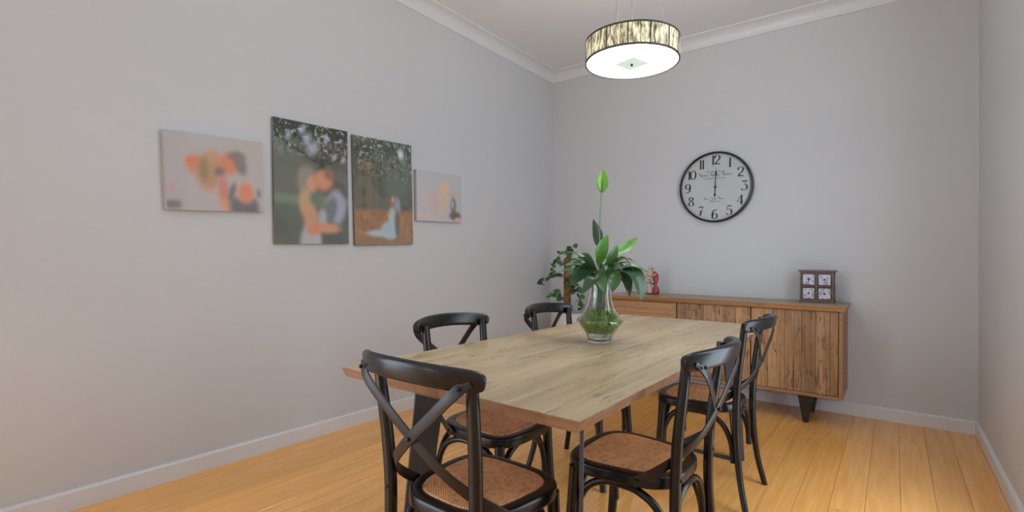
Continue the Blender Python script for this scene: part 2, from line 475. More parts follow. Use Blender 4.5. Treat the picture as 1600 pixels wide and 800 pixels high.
# ------------------------------------------------------------------ sideboard
SX0, SX1, SY0, SY1 = -1.985, -.272, 4.035, YB-.018
sb = thing('sideboard', 'low rustic plank sideboard on black steel legs against the back wall', 'sideboard', ((SX0+SX1)/2, (SY0+SY1)/2, 0))
def at(o, bm):   # shift world-built mesh into the thing's frame
    bm.transform(Matrix.Translation((-o.location.x, -o.location.y, -o.location.z))); return bm
ZB, ZT = .197, .792
bm = B(); ft = .022
box(bm, SX0, SX0+ft, SY0, SY1, ZB, ZT, bevel=.0015); box(bm, SX1-ft, SX1, SY0, SY1, ZB, ZT, bevel=.0015)
box(bm, SX0+ft, SX1-ft, SY0, SY1, ZB, ZB+ft, bevel=.0015); box(bm, SX0+ft, SX1-ft, SY0+.03, SY1, ZT-.012, ZT)
box(bm, SX0+ft, SX1-ft, SY1-.01, SY1, ZB+ft, ZT-.012)
obj('carcass', at(sb, bm), M['sb_h'], sb)
# top boards with a worn front edge
ty = [SY0-.03, SY0+.12, SY0+.29, SY1]
for a, b in zip(ty, ty[1:]):
    bm = B(); box(bm, SX0-.022, SX1+.022, a+.0005, b-.0005, ZT, .829, bevel=.003, seg=2)
    for v in bm.verts:
        if v.co.z < .80:
            if v.co.x > SX1: v.co.x -= .012
            if v.co.x < SX0: v.co.x += .012
            if a == ty[0] and v.co.y < a+.02: v.co.y += .012
    o = obj('top_board', at(sb, bm), M['sb_top'], sb); o.data.materials.append(M['sb_h'])
    for p in o.data.polygons:
        if p.normal.y < -.5: p.material_index = 1
secs = [SX0+ft, -1.392, -.842, SX1-ft]
rnd = random.Random(9)
def front_planks(parent, x0, x1, z0, z1, vert, widths):
    tot = sum(widths); s0 = x0 if vert else z0; L = (x1-x0) if vert else (z1-z0)
    for w in widths:
        w_ = w/tot*L
        bm = B(); yj = rnd.uniform(0, .003)
        if vert: box(bm, s0+.0008, s0+w_-.0008, SY0+.004+yj, SY0+.020, z0, z1, bevel=.0012)
        else: box(bm, x0, x1, SY0+.004+yj, SY0+.020, s0+.0008, s0+w_-.0008, bevel=.0012)
        cx = ((s0+w_/2) if vert else (x0+x1)/2, SY0+.012, (z0+z1)/2 if vert else s0+w_/2)
        bm.transform(Matrix.Translation(tuple(-v for v in cx)))
        o = obj('plank', bm, M['sb_v'] if vert else M['sb_h'], parent)
        o.location = (cx[0]-sb.location.x, cx[1]-sb.location.y, cx[2])
        s0 += w_
z0, z1 = ZB+ft+.003, ZT-.004
for i in (1, 2):
    a, b = secs[i]+.004, secs[i+1]-.004
    d = obj('door', at(sb, box(B(), a, b, SY0+.020, SY0+.034, z0, z1)), M['sb_v'], sb)
    front_planks(d, a, b, z0, z1, True, [.113, .107, .060, .047, .084, .086, .047] if i == 2 else [.07, .085, .05, .095, .06, .08, .1])
a, b = secs[0]+.003, secs[1]-.004
dz = (z1-z0)/3
for k in range(3):
    q0, q1 = z0+k*dz+.002, z0+(k+1)*dz-.002
    d = obj('drawer', at(sb, box(B(), a, b, SY0+.020, SY0+.034, q0, q1)), M['sb_h'], sb)
    front_planks(d, a, b, q0, q1, False, [.09, .10])
# V-shaped legs: bent steel strip, front and back feet
for xs in (-.492, SX0+.22):
    bm = B()
    for ya, yb_, yt in ((SY0+.055, SY0+.075, SY0+.02), (SY1-.075, SY1-.055, SY1-.02)):
        w0, w1 = .092, .036
        zt = ZB
        f = [(xs-w0/2, yt, zt), (xs+w0/2, yt, zt), (xs+w1/2, ya, 0), (xs-w1/2, ya, 0)]
        g = [(xs-w0/2, yt+.02, zt), (xs+w0/2, yt+.02, zt), (xs+w1/2, yb_, 0), (xs-w1/2, yb_, 0)]
        A = [bm.verts.new(p) for p in f]; C = [bm.verts.new(p) for p in g]
        mid = bm.verts.new((xs+.012, yt-.02, zt-.01)); mid2 = bm.verts.new((xs+.006, ya-.012, .0))
        for k in range(4): bm.faces.new((A[k], A[(k+1) % 4], C[(k+1) % 4], C[k]))
        bm.faces.new((A[0], mid, mid2, A[3])); bm.faces.new((mid, A[1], A[2], mid2)); bm.faces.new(C[::-1])
        bm.faces.new((A[0], A[1], mid)); bm.faces.new((A[3], mid2, A[2]))
    box(bm, xs-.03, xs+.03, SY0+.05, SY1-.05, ZB-.014, ZB-.001)
    obj('leg', at(sb, bm), M['blackmetal'], sb)

# ------------------------------------------------------------------ small drawer cabinet on the sideboard
STOP = .829
M['box'] = wood('weathered_box_wood', (.10, .065, .045), (.16, .11, .08), (.21, .155, .12), 'x', rough=.6, marks=.3, tint=.06)
def tile_mat():
    t = NT('patterned_white_panel'); tc = t.n('ShaderNodeTexCoord')
    mp = t.n('ShaderNodeMapping'); mp.inputs['Scale'].default_value = (60, 60, 60); t.l(tc.outputs['Object'], mp.inputs[0])
    v = t.n('ShaderNodeTexVoronoi', feature='DISTANCE_TO_EDGE'); v.inputs['Randomness'].default_value = .35; t.l(mp.outputs[0], v.inputs['Vector'])
    v.inputs['Scale'].default_value = 1.3
    r = t.ramp(v.outputs['Distance'], [(.04, (.30, .30, .36)), (.13, (.74, .74, .78))])
    t.l(r.outputs[0], t.b.inputs['Base Color']); t.set(Roughness=.4)
    return t.m
M['tile'] = tile_mat()
bx0, bx1, by0, by1, bz = -.568, -.338, 4.30, 4.42, STOP+.0005
mc = thing('mini_drawer_cabinet', 'small wooden cabinet of four patterned white drawers on the sideboard', 'cabinet', ((bx0+bx1)/2, (by0+by1)/2, bz))
W, HB = .115, .236
bm = B()
for a, b in ((-W+.008, -W+.02), (-.006, .006), (W-.02, W-.008)): box(bm, a, b, -.06, .06, .008, HB-.012)
for a, b in ((.008, .020), (HB/2-.006, HB/2+.004), (HB-.024, HB-.012)): box(bm, -W+.008, W-.008, -.058, .06, a, b)
box(bm, -W+.008, W-.008, .05, .06, .008, HB-.012)
obj('body', bm, M['box'], mc)
obj('top', box(B(), -W-.004, W+.004, -.066, .064, HB-.012, HB, bevel=.003, seg=2), M['box'], mc)
obj('base', box(B(), -W+.002, W-.002, -.064, .062, 0, .010, bevel=.002), M['box'], mc)
for i in range(2):
    for j in range(2):
        x0 = -W+.022 if i == 0 else .008; x1 = x0 + W-.030; q0 = .022 if j == 0 else HB/2+.006; q1 = q0 + HB/2-.032
        d = obj('drawer', box(B(), x0, x1, -.054, .04, q0, q1, bevel=.001), M['box'], mc)
        obj('drawer_panel', box(B(), x0+.006, x1-.006, -.057, -.053, q0+.005, q1-.005, bevel=.001), M['tile'], d)
        bm = B(); bmesh.ops.create_uvsphere(bm, u_segments=10, v_segments=8, radius=.0065); bm.transform(Matrix.Translation(((x0+x1)/2, -.062, (q0+q1)/2)))
        obj('knob', bm, M['blackmetal'], d, smooth=60)

# ------------------------------------------------------------------ figurine of an embracing pair
M['cream'] = plain('cream_glaze', (.56, .45, .36), .35, var=.25, scale=60)
M['red'] = plain('red_glaze', (.36, .03, .04), .3, var=.2, scale=40)
M['skin'] = plain('figurine_tan', (.52, .33, .22), .4)
M['brownfig'] = plain('figurine_brown', (.12, .06, .035), .5)
fg = thing('figurine', 'small statuette of a cream figure leaning on a red-dressed figure on the sideboard', 'figurine', (-1.695, 4.30, STOP+.0005))
def loft(secs_, n=14):
    bm = B(); rings = []
    for z, cx, cy, rx, ry in secs_:
        rings.append([bm.verts.new((cx+rx*math.cos(2*math.pi*k/n), cy+ry*math.sin(2*math.pi*k/n), z)) for k in range(n)])
    for a, b in zip(rings, rings[1:]):
        for k in range(n): bm.faces.new((a[k], a[(k+1) % n], b[(k+1) % n], b[k]))
    bm.faces.new(rings[0][::-1]); bm.faces.new(rings[-1]); return bm
obj('base', lathe(B(), [(0, 0), (.052, 0), (.054, .006), (.048, .012), (0, .012)], 24), M['brownfig'], fg, smooth=50)
obj('cream_figure', loft([(.010, -.028, 0, .024, .022), (.04, -.030, 0, .021, .02), (.08, -.032, 0, .022, .02), (.12, -.034, 0, .030, .022), (.16, -.036, 0, .033, .024), (.19, -.034, 0, .034, .022),
     (.205, -.028, 0, .022, .016), (.212, -.024, 0, .012, .011), (.220, -.022, -.002, .017, .018), (.235, -.020, -.004, .021, .021), (.250, -.019, -.002, .017, .018), (.258, -.018, 0, .006, .006)]), M['cream'], fg, smooth=70)
obj('red_figure', loft([(.010, .030, 0, .030, .024), (.03, .032, 0, .032, .026), (.055, .030, 0, .027, .022), (.075, .026, 0, .014, .014), (.10, .026, 0, .019, .016), (.14, .028, 0, .026, .02), (.17, .027, 0, .024, .018),
     (.19, .022, 0, .017, .014), (.196, .018, 0, .009, .009)]), M['red'], fg, smooth=70)
obj('red_figure_head', loft([(.192, .018, 0, .008, .008), (.200, .016, -.002, .014, .014), (.212, .013, -.003, .0165, .017), (.224, .010, -.002, .013, .014), (.231, .008, 0, .005, .005)]), M['skin'], fg, smooth=70)
P = catmull([(.030, -.012, .178), (.020, -.028, .165), (-.005, -.032, .160), (-.03, -.028, .172)], 5)
obj('arm', sweep(B(), P, circle(.008, 8)), M['skin'], fg, smooth=60)
P = catmull([(-.06, -.006, .185), (-.062, -.02, .15), (-.045, -.03, .12), (-.01, -.03, .115), (.02, -.028, .105)], 5)
obj('arm', sweep(B(), P, circle(.009, 8)), M['cream'], fg, smooth=60)
P = catmull([(-.02, -.026, .13), (.0, -.034, .11), (.022, -.03, .08), (.034, -.02, .055)], 5)
obj('garland', sweep(B(), P, circle(.006, 8)), plain('garland_green', (.10, .20, .06), .6, var=.4, scale=60), fg, smooth=60)

# ------------------------------------------------------------------ wall clock
CX, CZ, CR = -1.222, 1.758, .303
ck = thing('wall_clock', 'large round black-rimmed wall clock with serif numerals showing six o\'clock', 'clock', (CX, YB-.001, CZ))
ck.rotation_euler = (0, math.radians(.8), 0)
M['clockface'] = plain('clock_face_paper', (.50, .535, .525), .5, var=.03, scale=5)
M['ink'] = plain('clock_ink', (.022, .024, .026), .6)
M['inkgrey'] = plain('faded_ink', (.17, .18, .18), .6)
M['rim'] = plain('black_rim', (.012, .012, .013), .3)
toY = Matrix(((1, 0, 0, 0), (0, 0, -1, 0), (0, 1, 0, 0), (0, 0, 0, 1)))   # lathe z -> -y (towards the room)
bm = lathe(B(), [(CR-.018, .0), (CR-.004, .0), (CR, .006), (CR, .030), (CR-.004, .040), (CR-.011, .043), (CR-.017, .038), (CR-.018, .020)], 72, closed=True); bm.transform(toY)
obj('rim', bm, M['rim'], ck, smooth=40)
bm = lathe(B(), [(0, .002), (CR-.016, .002), (CR-.016, .018), (0, .018)], 72); bm.transform(toY); obj('face', bm, M['clockface'], ck)
FY = -.0190
def ribbon(bm, pts, wf):
    """flat stroke in the clock plane; wf(tangent)-> half width"""
    N = len(pts); prev = None
    for i, p in enumerate(pts):
        t = (pts[min(i+1, N-1)] - pts[max(i-1, 0)]).normalized(); n = Vector((-t.y, t.x)); w = wf(t)
        a = bm.verts.new((p.x+n.x*w, FY, p.y+n.y*w)); b = bm.verts.new((p.x-n.x*w, FY, p.y-n.y*w))
        if prev: bm.faces.new((prev[0], a, b, prev[1]))
        prev = (a, b)
DIG = {
 '0': (.62, [[(.31, 1), (.09, .82), (.04, .5), (.09, .18), (.31, 0), (.53, .18), (.58, .5), (.53, .82), (.31, 1)]]),
 '1': (.30, [[(.15, 1), (.15, .5), (.15, 0)], 'H', [(.06, .0), (.24, .0)]]),
 '2': (.64, [[(.08, .70), (.06, .84), (.16, .97), (.33, 1), (.52, .90), (.56, .72), (.44, .48), (.22, .26), (.07, .07)], 'B', [(.05, .04), (.32, .07), (.60, .03)]]),
 '3': (.62, ['B', [(.07, .95), (.55, .97)], 'H', [(.54, .95), (.26, .60)], [(.26, .60), (.46, .57), (.57, .36), (.50, .10), (.28, 0), (.10, .05), (.05, .16)]]),
 '4': (.68, [[(.48, 1), (.48, .5), (.48, 0)], 'H', [(.46, .98), (.03, .28)], 'H', [(.03, .28), (.66, .28)], 'H', [(.36, 0), (.60, 0)]]),
 '5': (.60, ['B', [(.10, .95), (.54, .97)], 'H', [(.11, .95), (.10, .54)], [(.10, .54), (.28, .63), (.48, .55), (.56, .33), (.48, .09), (.27, 0), (.10, .05), (.05, .16)]]),
 '6': (.62, [[(.52, .90), (.38, 1), (.20, .90), (.08, .64), (.05, .36), (.12, .10), (.31, 0), (.50, .10), (.56, .30), (.48, .52), (.30, .58), (.13, .46), (.08, .34)]]),
 '7': (.58, ['B', [(.05, .93), (.55, .95)], 'H', [(.55, .94), (.36, .55)], 'W', [(.36, .55), (.27, .28), (.24, 0)]]),
 '8': (.62, [[(.31, .54), (.13, .66), (.12, .86), (.31, 1), (.49, .88), (.47, .68), (.31, .54), (.10, .38), (.06, .18), (.18, .03), (.33, 0), (.50, .06), (.56, .22), (.48, .42), (.31, .54)]]),
}
DIG['9'] = (.62, [[(.62-a, 1-b) for a, b in DIG['6'][1][0]]])
def digit_mesh(bm, ch, ox, oy, h):
    w, strokes = DIG[ch]; mode = ''
    for s in strokes:
        if isinstance(s, str): mode = s; continue
        pts = [Vector((ox+a*h, oy+b*h, 0)) for a, b in s]
        pts = catmull(pts, 7) if len(pts) > 2 else pts
        pts = [Vector((p.x, p.y)) for p in pts]
        if mode == 'B': wf = lambda t: .055*h
        elif mode == 'H': wf = lambda t: .022*h
        elif mode == 'W': wf = lambda t: .085*h
        else: wf = lambda t: (.024 + .062*abs(t.y)**2)*h
        ribbon(bm, pts, wf); mode = ''
NH = .078
for hr in range(1, 13):
    a = math.radians(90-30*hr); R = .232
    s = str(hr); tw = sum(DIG[c][0] for c in s)*NH*(.92 if len(s) > 1 else 1)
    bm = B(); x = R*math.cos(a)-tw/2
    for c in s: digit_mesh(bm, c, x, R*math.sin(a)-NH/2, NH); x += DIG[c][0]*NH*.92
    obj('numeral', bm, M['ink'], ck, recalc=False)
# printed minute track
def ringmesh(r0, r1, n=96):
    bm = B(); a = [bm.verts.new((r0*math.cos(2*math.pi*k/n), FY, r0*math.sin(2*math.pi*k/n))) for k in range(n)]
    b = [bm.verts.new((r1*math.cos(2*math.pi*k/n), FY, r1*math.sin(2*math.pi*k/n))) for k in range(n)]
    for k in range(n): bm.faces.new((a[k], a[(k+1) % n], b[(k+1) % n], b[k]))
    return bm
obj('track_ring', ringmesh(.2765, .2778), M['inkgrey'], ck, recalc=False); 
bm = B()
for k in range(60):
    a = 2*math.pi*k/60; w = .0020 if k % 5 == 0 else .001
    d = Vector((math.cos(a), math.sin(a))); ribbon(bm, [d*.2705, d*.2770], lambda t: w)
o = obj('minute_marks', bm, M['inkgrey'], ck, recalc=False); o['kind'] = 'stuff'
# faded script lines above and below the centre
def scribble(x0, x1, y, h, seed, words_):
    bm = B(); rr = random.Random(seed); L = x1-x0; gap = h*.9; wl = (L-gap*(words_-1))/words_
    for k in range(words_):
        xa = x0+k*(wl+gap); pts = [Vector((xa, y+h*rr.uniform(.2, .9), 0))]
        n = max(4, int(wl/(h*.42)))
        for q in range(n):
            tall = 1.5 if q == 0 or rr.random() < .18 else .7
            pts.append(Vector((xa+wl*(q+.5)/n, y+h*(tall*rr.uniform(.75, 1) if q % 2 == 0 else rr.uniform(-.05, .1)), 0)))
        pts = [Vector((p.x, p.y)) for p in catmull(pts, 5)]
        ribbon(bm, pts, lambda t: h*(.05+.10*abs(t.y)))
    return bm
for a_, b_, y_, h_, sd, wd in ((-.075, .085, .128, .010, 1, 2), (-.135, .135, .096, .020, 2, 3), (-.10, .08, .072, .008, 6, 2), (-.09, .075, -.104, .014, 3, 3), (-.04, .04, -.126, .010, 4, 1)):
    obj('printed_script', scribble(a_, b_, y_, h_, sd, wd), M['inkgrey'], ck, recalc=False)
def hand(L, tail, wbase, ang):
    bm = B(); poly = [(-wbase*.4, -tail), (wbase*.4, -tail), (wbase*.55, 0), (wbase*.35, L*.55), (wbase*1.1, L*.66), (wbase*.9, L*.74), (wbase*.25, L*.80), (0, L), (-wbase*.25, L*.80), (-wbase*.9, L*.74), (-wbase*1.1, L*.66), (-wbase*.35, L*.55), (-wbase*.55, 0)]
    prism(bm, poly, 'y', -.0255 if L > .13 else -.0225, -.024 if L > .13 else -.021)
    bm.transform(Matrix.Rotation(ang, 4, 'Y')); return bm
obj('minute_hand', hand(.170, .03, .0065, math.radians(2.0)), M['ink'], ck)
obj('hour_hand', hand(.098, .025, .0085, math.radians(181.0)), M['ink'], ck)
bm = lathe(B(), [(0, .018), (.009, .018), (.009, .028), (.006, .031), (0, .031)], 16); bm.transform(toY); obj('centre_pin', bm, M['ink'], ck, smooth=40)

# ------------------------------------------------------------------ pendant lamp
LX, LY, LZ, LR, LH = -1.040, 2.345, 2.100, .226, .108
lp = thing('pendant_lamp', 'round drum pendant lamp with streaked cream and black shade, lit', 'lamp', (LX, LY, LZ))
def shade_mat():
    t = NT('streaked_shade'); tc = t.n('ShaderNodeTexCoord'); sp = t.n('ShaderNodeSeparateXYZ'); t.l(tc.outputs['Object'], sp.inputs[0])
    at2 = t.n('ShaderNodeMath', operation='ARCTAN2'); t.l(sp.outputs[1], at2.inputs[0]); t.l(sp.outputs[0], at2.inputs[1])
    cb = t.n('ShaderNodeCombineXYZ'); mu = t.n('ShaderNodeMath', operation='MULTIPLY'); mu.inputs[1].default_value = 10.0
    t.l(at2.outputs[0], mu.inputs[0]); t.l(mu.outputs[0], cb.inputs[0])
    mz = t.n('ShaderNodeMath', operation='MULTIPLY'); mz.inputs[1].default_value = 9.0; t.l(sp.outputs[2], mz.inputs[0]); t.l(mz.outputs[0], cb.inputs[1])
    f = t.noise(cb.outputs[0], 1.7, 3, .6, .9)
    r = t.ramp(f, [(.36, (.05, .045, .03)), (.46, (.30, .26, .15)), (.60, (.72, .66, .44)), (.75, (.85, .82, .66))])
    t.l(r.outputs[0], t.b.inputs['Base Color']); t.set(Roughness=.6)
    t.l(r.outputs[0], t.b.inputs['Emission Color']); t.set(**{'Emission Strength': .55})
    return t.m
M['shade'] = shade_mat(); M['shaderim'] = plain('dark_shade_rim', (.035, .036, .03), .5)
t_ = NT('lamp_diffuser'); t_.set(**{'Base Color': (.35, .35, .35, 1), 'Emission Color': (.80, .80, .80, 1), 'Emission Strength': 16.0, 'Roughness': .4}); M['diff'] = t_.m
t_ = NT('pale_green_shadow_tone'); t_.set(**{'Base Color': (.4, .45, .4, 1), 'Emission Color': (.56, .64, .57, 1), 'Emission Strength': .8, 'Roughness': .3}); M['shadowgreen'] = t_.m  # dimmer glow that paints the bulb holder's shadow on the diffuser
M['cable'] = plain('grey_cable', (.16, .16, .155), .4)
bm = lathe(B(), [(LR, .006), (LR, LH-.005), (LR-.0025, LH-.005), (LR-.0025, .006)], 96, closed=True); obj('shade', bm, M['shade'], lp, smooth=40)
for z in (-.001, LH-.007):
    bm = lathe(B(), [(LR+.002, z), (LR+.002, z+.008), (LR-.005, z+.008), (LR-.005, z)], 96, closed=True); obj('rim', bm, M['shaderim'], lp, smooth=40)
for k in range(14):
    a = 2*math.pi*(k+.25)/14; bm = B(); box(bm, LR-.0015, LR+.002, -.0025, .0025, .005, LH-.005, mat=Matrix.Rotation(a, 4, 'Z')); obj('rib', bm, M['shaderim'], lp)
obj('diffuser', lathe(B(), [(0, .001), (LR*.6, .0015), (LR-.0055, .003), (LR-.0055, .006), (0, .006)], 72), M['diff'], lp, smooth=60)
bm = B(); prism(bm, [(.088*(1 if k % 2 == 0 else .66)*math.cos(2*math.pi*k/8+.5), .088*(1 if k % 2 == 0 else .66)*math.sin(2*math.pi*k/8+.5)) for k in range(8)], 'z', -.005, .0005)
obj('centre_shadow_plate', bm, M['shadowgreen'], lp)  # added plate that carries the painted shadow patch
obj('finial', lathe(B(), [(0, -.017), (.005, -.016), (.007, -.011), (.005, -.0052), (0, -.005)], 16), M['screw'], lp, smooth=50)
for k in range(3):
    a = math.radians(25+120*k); p0 = Vector((LR*.75*math.cos(a), LR*.75*math.sin(a), LH*.85)); p1 = Vector((.045*math.cos(a), .045*math.sin(a), ZC-LZ-.02))
    obj('cable', sweep(B(), [p0, (p0+p1)/2, p1], circle(.0009, 6)), M['cable'], lp)
obj('cord', sweep(B(), [Vector((0, 0, LH*.5)), Vector((0, 0, .5)), Vector((0, 0, ZC-LZ-.02))], circle(.0022, 8)), M['cable'], lp)
bm = B()
for k in range(3):
    box(bm, 0, LR-.004, -.003, .003, LH*.82, LH*.88, mat=Matrix.Rotation(math.radians(25+120*k), 4, 'Z'))
obj('spider', bm, M['trim'], lp)
obj('ceiling_rose', lathe(B(), [(0, ZC-LZ-.028), (.055, ZC-LZ-.026), (.06, ZC-LZ-.02), (.06, ZC-LZ-.0005), (0, ZC-LZ-.0005)], 32), M['trim'], lp, smooth=40)

bd = bpy.data.lights.new('bulb', 'POINT'); bd.energy = 9; bd.color = (1, .93, .82); bd.shadow_soft_size = .05
bo = bpy.data.objects.new('bulb', bd); link(bo, lp); bo.location = (0, 0, .075)
# ------------------------------------------------------------------ canvas photo prints on the left wall
def smooth(a, b, x):
    t = np.clip((x-a)/(b-a), 0, 1); return t*t*(3-2*t)
def vnoise(u, v, sx, sy, seed):
    rs = np.random.RandomState(seed); g = rs.rand(64, 64)
    x, y = u*sx, v*sy; xi, yi = np.floor(x).astype(int), np.floor(y).astype(int); fx, fy = x-xi, y-yi
    fx = fx*fx*(3-2*fx); fy = fy*fy*(3-2*fy); q = lambda i, j: g[(yi+j) % 64, (xi+i) % 64]
    return (q(0, 0)*(1-fx)+q(1, 0)*fx)*(1-fy) + (q(0, 1)*(1-fx)+q(1, 1)*fx)*fy
class Paint:
    def __init__(s, w, h, n, base):
        s.nu, s.nv = int(n*w/max(w, h)), int(n*h/max(w, h))
        s.u, s.v = np.meshgrid((np.arange(s.nu+1))/s.nu, (np.arange(s.nv+1))/s.nv); s.a = h/w
        s.c = np.zeros(s.u.shape+(3,)); s.c[:] = base
    def lay(s, mask, col): s.c = s.c*(1-mask[..., None]) + np.array(col, float)*mask[..., None]
    def ell(s, cx, cy, rx, ry, col, soft=.35, rot=0, al=1.0):
        du, dv = s.u-cx, (s.v-cy)*s.a; c_, s_ = math.cos(rot), math.sin(rot)
        x, y = du*c_+dv*s_, -du*s_+dv*c_; d = np.sqrt((x/rx)**2+(y/(ry*s.a))**2); s.lay((1-smooth(1-soft, 1+soft, d))*al, col)
    def rect(s, x0, x1, y0, y1, col, soft=.02, al=1.0):
        m_ = smooth(x0-soft, x0+soft, s.u)*(1-smooth(x1-soft, x1+soft, s.u))*smooth(y0-soft, y0+soft, s.v)*(1-smooth(y1-soft, y1+soft, s.v)); s.lay(m_*al, col)
    def noise(s, sx, sy, seed, lo, hi, col, mask=1.0):
        s.lay(smooth(lo, hi, vnoise(s.u, s.v, sx, sy, seed))*mask, col)

    def haze(s, v0, passes, amount, tone):
        """soft, washed-out print below height v0"""
        b = s.c.copy()
        for _ in range(passes):
            q = np.pad(b, ((1, 1), (1, 1), (0, 0)), 'edge'); b = (q[1:-1, 1:-1]*2 + q[:-2, 1:-1] + q[2:, 1:-1] + q[1:-1, :-2] + q[1:-1, 2:])/6
        b = b*(1-amount) + np.array(tone, float)*amount; m_ = smooth(v0-.08, v0+.08, s.v)[..., None]; s.c = s.c*(1-m_) + b*m_

def print_mat():
    t = NT('canvas_print'); a = t.n('ShaderNodeVertexColor'); a.layer_name = 'print'
    t.l(a.outputs[0], t.b.inputs['Base Color']); t.set(Roughness=.75, **{'Specular IOR Level': .2}); return t.m
M['print'] = print_mat(); M['canvas'] = plain('canvas_edge', (.50, .49, .48), .8)
def canvas(label, corners, p, D=.032, edge=None, gain=1.38):
    """corners (y,z): tl,tr,br,bl on the wall"""
    tl, tr, br, bl = [np.array(q) for q in corners]; cen = (tl+tr+br+bl)/4
    w = (np.linalg.norm(tr-tl)+np.linalg.norm(br-bl))/2; h = (np.linalg.norm(bl-tl)+np.linalg.norm(br-tr))/2
    ang = (math.atan2(*(tr-tl)[::-1]) + math.atan2(*(br-bl)[::-1]))/2
    t = thing('canvas_print', label, 'picture', (XL+.0008, cen[0], cen[1]), 0, 'canvas photographs on the long wall')
    t.rotation_euler = (ang, 0, 0)
    obj('stretched_canvas', box(B(), 0, D-.0012, -w/2, w/2, -h/2, h/2, bevel=.002), edge or M['canvas'], t)
    nv, nu = p.u.shape; me = bpy.data.meshes.new('photo')
    Y = (p.u-.5)*(w-.001); Z = (.5-p.v)*(h-.001)
    co = np.stack([np.full(Y.shape, D), Y, Z], -1).reshape(-1, 3)
    idx = np.arange(nu*nv).reshape(nv, nu); f = np.stack([idx[:-1, :-1], idx[1:, :-1], idx[1:, 1:], idx[:-1, 1:]], -1).reshape(-1, 4)
    me.from_pydata(co.tolist(), [], f.tolist())
    lin = np.clip(p.c/255, 0, 1); lin = np.where(lin <= .04045, lin/12.92, ((lin+.055)/1.055)**2.4)
    lin = np.clip(lin*gain, 0, .9)
    at_ = me.color_attributes.new('print', 'FLOAT_COLOR', 'POINT')
    at_.data.foreach_set('color', np.concatenate([lin.reshape(-1, 3), np.ones((nu*nv, 1))], 1).ravel().astype(np.float32))
    me.materials.append(M['print']); link(bpy.data.objects.new('photo', me), t)

# A: close couple with orange bouquet
p = Paint(.49, .395, 150, (166, 164, 165))
p.rect(-.1, .2, -.1, 1.1, (163, 159, 159), .06); p.rect(.5, 1.1, -.1, .55, (167, 162, 157), .15)
p.ell(.28, .40, .09, .13, (196, 122, 92)); p.ell(.24, .36, .05, .06, (205, 112, 84)); p.ell(.45, .32, .10, .13, (178, 136, 100)); p.ell(.40, .52, .12, .20, (170, 130, 96))
p.ell(.36, .45, .04, .15, (132, 116, 86), .6); p.ell(.62, .36, .11, .14, (200, 118, 88)); p.ell(.74, .34, .065, .16, (118, 110, 104), .35, -.25)
p.ell(.70, .24, .10, .06, (120, 108, 100), .5); p.ell(.52, .47, .05, .06, (110, 98, 104), .5); p.ell(.55, .72, .05, .20, (190, 118, 104), .5); p.ell(.56, .92, .045, .10, (208, 138, 100), .4)
p.ell(.42, .75, .06, .05, (190, 150, 120), .6, 0, .6); p.ell(.77, .95, .16, .20, (96, 96, 98), .25); p.ell(.78, .70, .12, .17, (172, 164, 158), .3); p.ell(.79, .74, .085, .14, (205, 122, 90), .35)
p.ell(.64, .74, .03, .14, (100, 100, 100), .4, .3); p.ell(.935, .74, .022, .06, (110, 108, 108), .5)
p.rect(.0, .13, .88, .98, (96, 92, 90), .02, .8); p.rect(.01, .07, .68, .74, (205, 120, 130), .02, .7)
p.haze(-.2, 16, .2, (164, 161, 160))
canvas('small landscape canvas of a couple with an orange bouquet on pale background', [(.945, 1.744), (1.435, 1.770), (1.441, 1.376), (.955, 1.349)], p)
# B: couple embracing under a tree
p = Paint(.50, .737, 190, (98, 97, 90))
p.noise(9, 14, 1, .4, .8, (84, 84, 78)); p.ell(.08, .22, .22, .12, (104, 112, 100), .7); p.ell(.1, .42, .3, .18, (96, 101, 94), .7)
for k in range(9):
    a = -1.1+k*.28; p.ell(.62+.35*math.sin(a), .36-.28*math.cos(a), .018, .26, (62, 62, 56), .5, a, .7)
p.rect(-.1, 1.1, -.1, .13, (62, 66, 58), .04)
tm = 1-smooth(.12, .34, p.v)
p.noise(26, 34, 2, .62, .92, (160, 168, 178), tm*.9); p.noise(44, 56, 3, .60, .95, (140, 148, 146), tm*.8); p.noise(30, 40, 5, .55, .9, (58, 60, 52), tm*.8)
for x_, y_, r_ in ((.42, .13, .05), (.50, .20, .06), (.36, .06, .04), (.68, .12, .03), (.80, .25, .03), (.93, .26, .03), (.18, .12, .03)):
    p.ell(x_, y_, r_, r_*1.1, (160, 170, 188), .8, .5, .75)
p.rect(-.1, 1.1, .595, .68, (106, 122, 106), .025); p.rect(-.1, 1.1, .69, 1.1, (90, 97, 88), .05); p.noise(5, 8, 6, .4, .8, (82, 88, 82), smooth(.7, .8, p.v)*.7)
p.ell(.42, .46, .13, .11, (128, 122, 112), .35); p.ell(.36, .50, .06, .10, (132, 124, 114), .5); p.ell(.48, .50, .07, .07, (178, 138, 112), .4); p.ell(.64, .46, .13, .085, (184, 128, 100), .35, -.5); p.ell(.73, .405, .08, .045, (128, 100, 82), .5)
p.ell(.40, .66, .10, .12, (172, 140, 112), .3); p.ell(.46, .80, .10, .13, (176, 134, 106), .3); p.ell(.46, 1.0, .15, .17, (156, 160, 168), .2); p.ell(.53, .62, .08, .05, (94, 110, 96), .5)
p.ell(.82, .68, .14, .15, (142, 148, 168), .25); p.ell(.73, .72, .085, .13, (104, 108, 112), .35, .3); p.ell(.62, .78, .06, .08, (150, 154, 166), .4); p.ell(.78, .97, .17, .12, (84, 88, 90), .2)
p.ell(.66, .865, .22, .045, (180, 134, 108), .3, .05); p.ell(.50, .88, .10, .05, (186, 128, 98), .35)
p.haze(.40, 12, .10, (120, 118, 110))
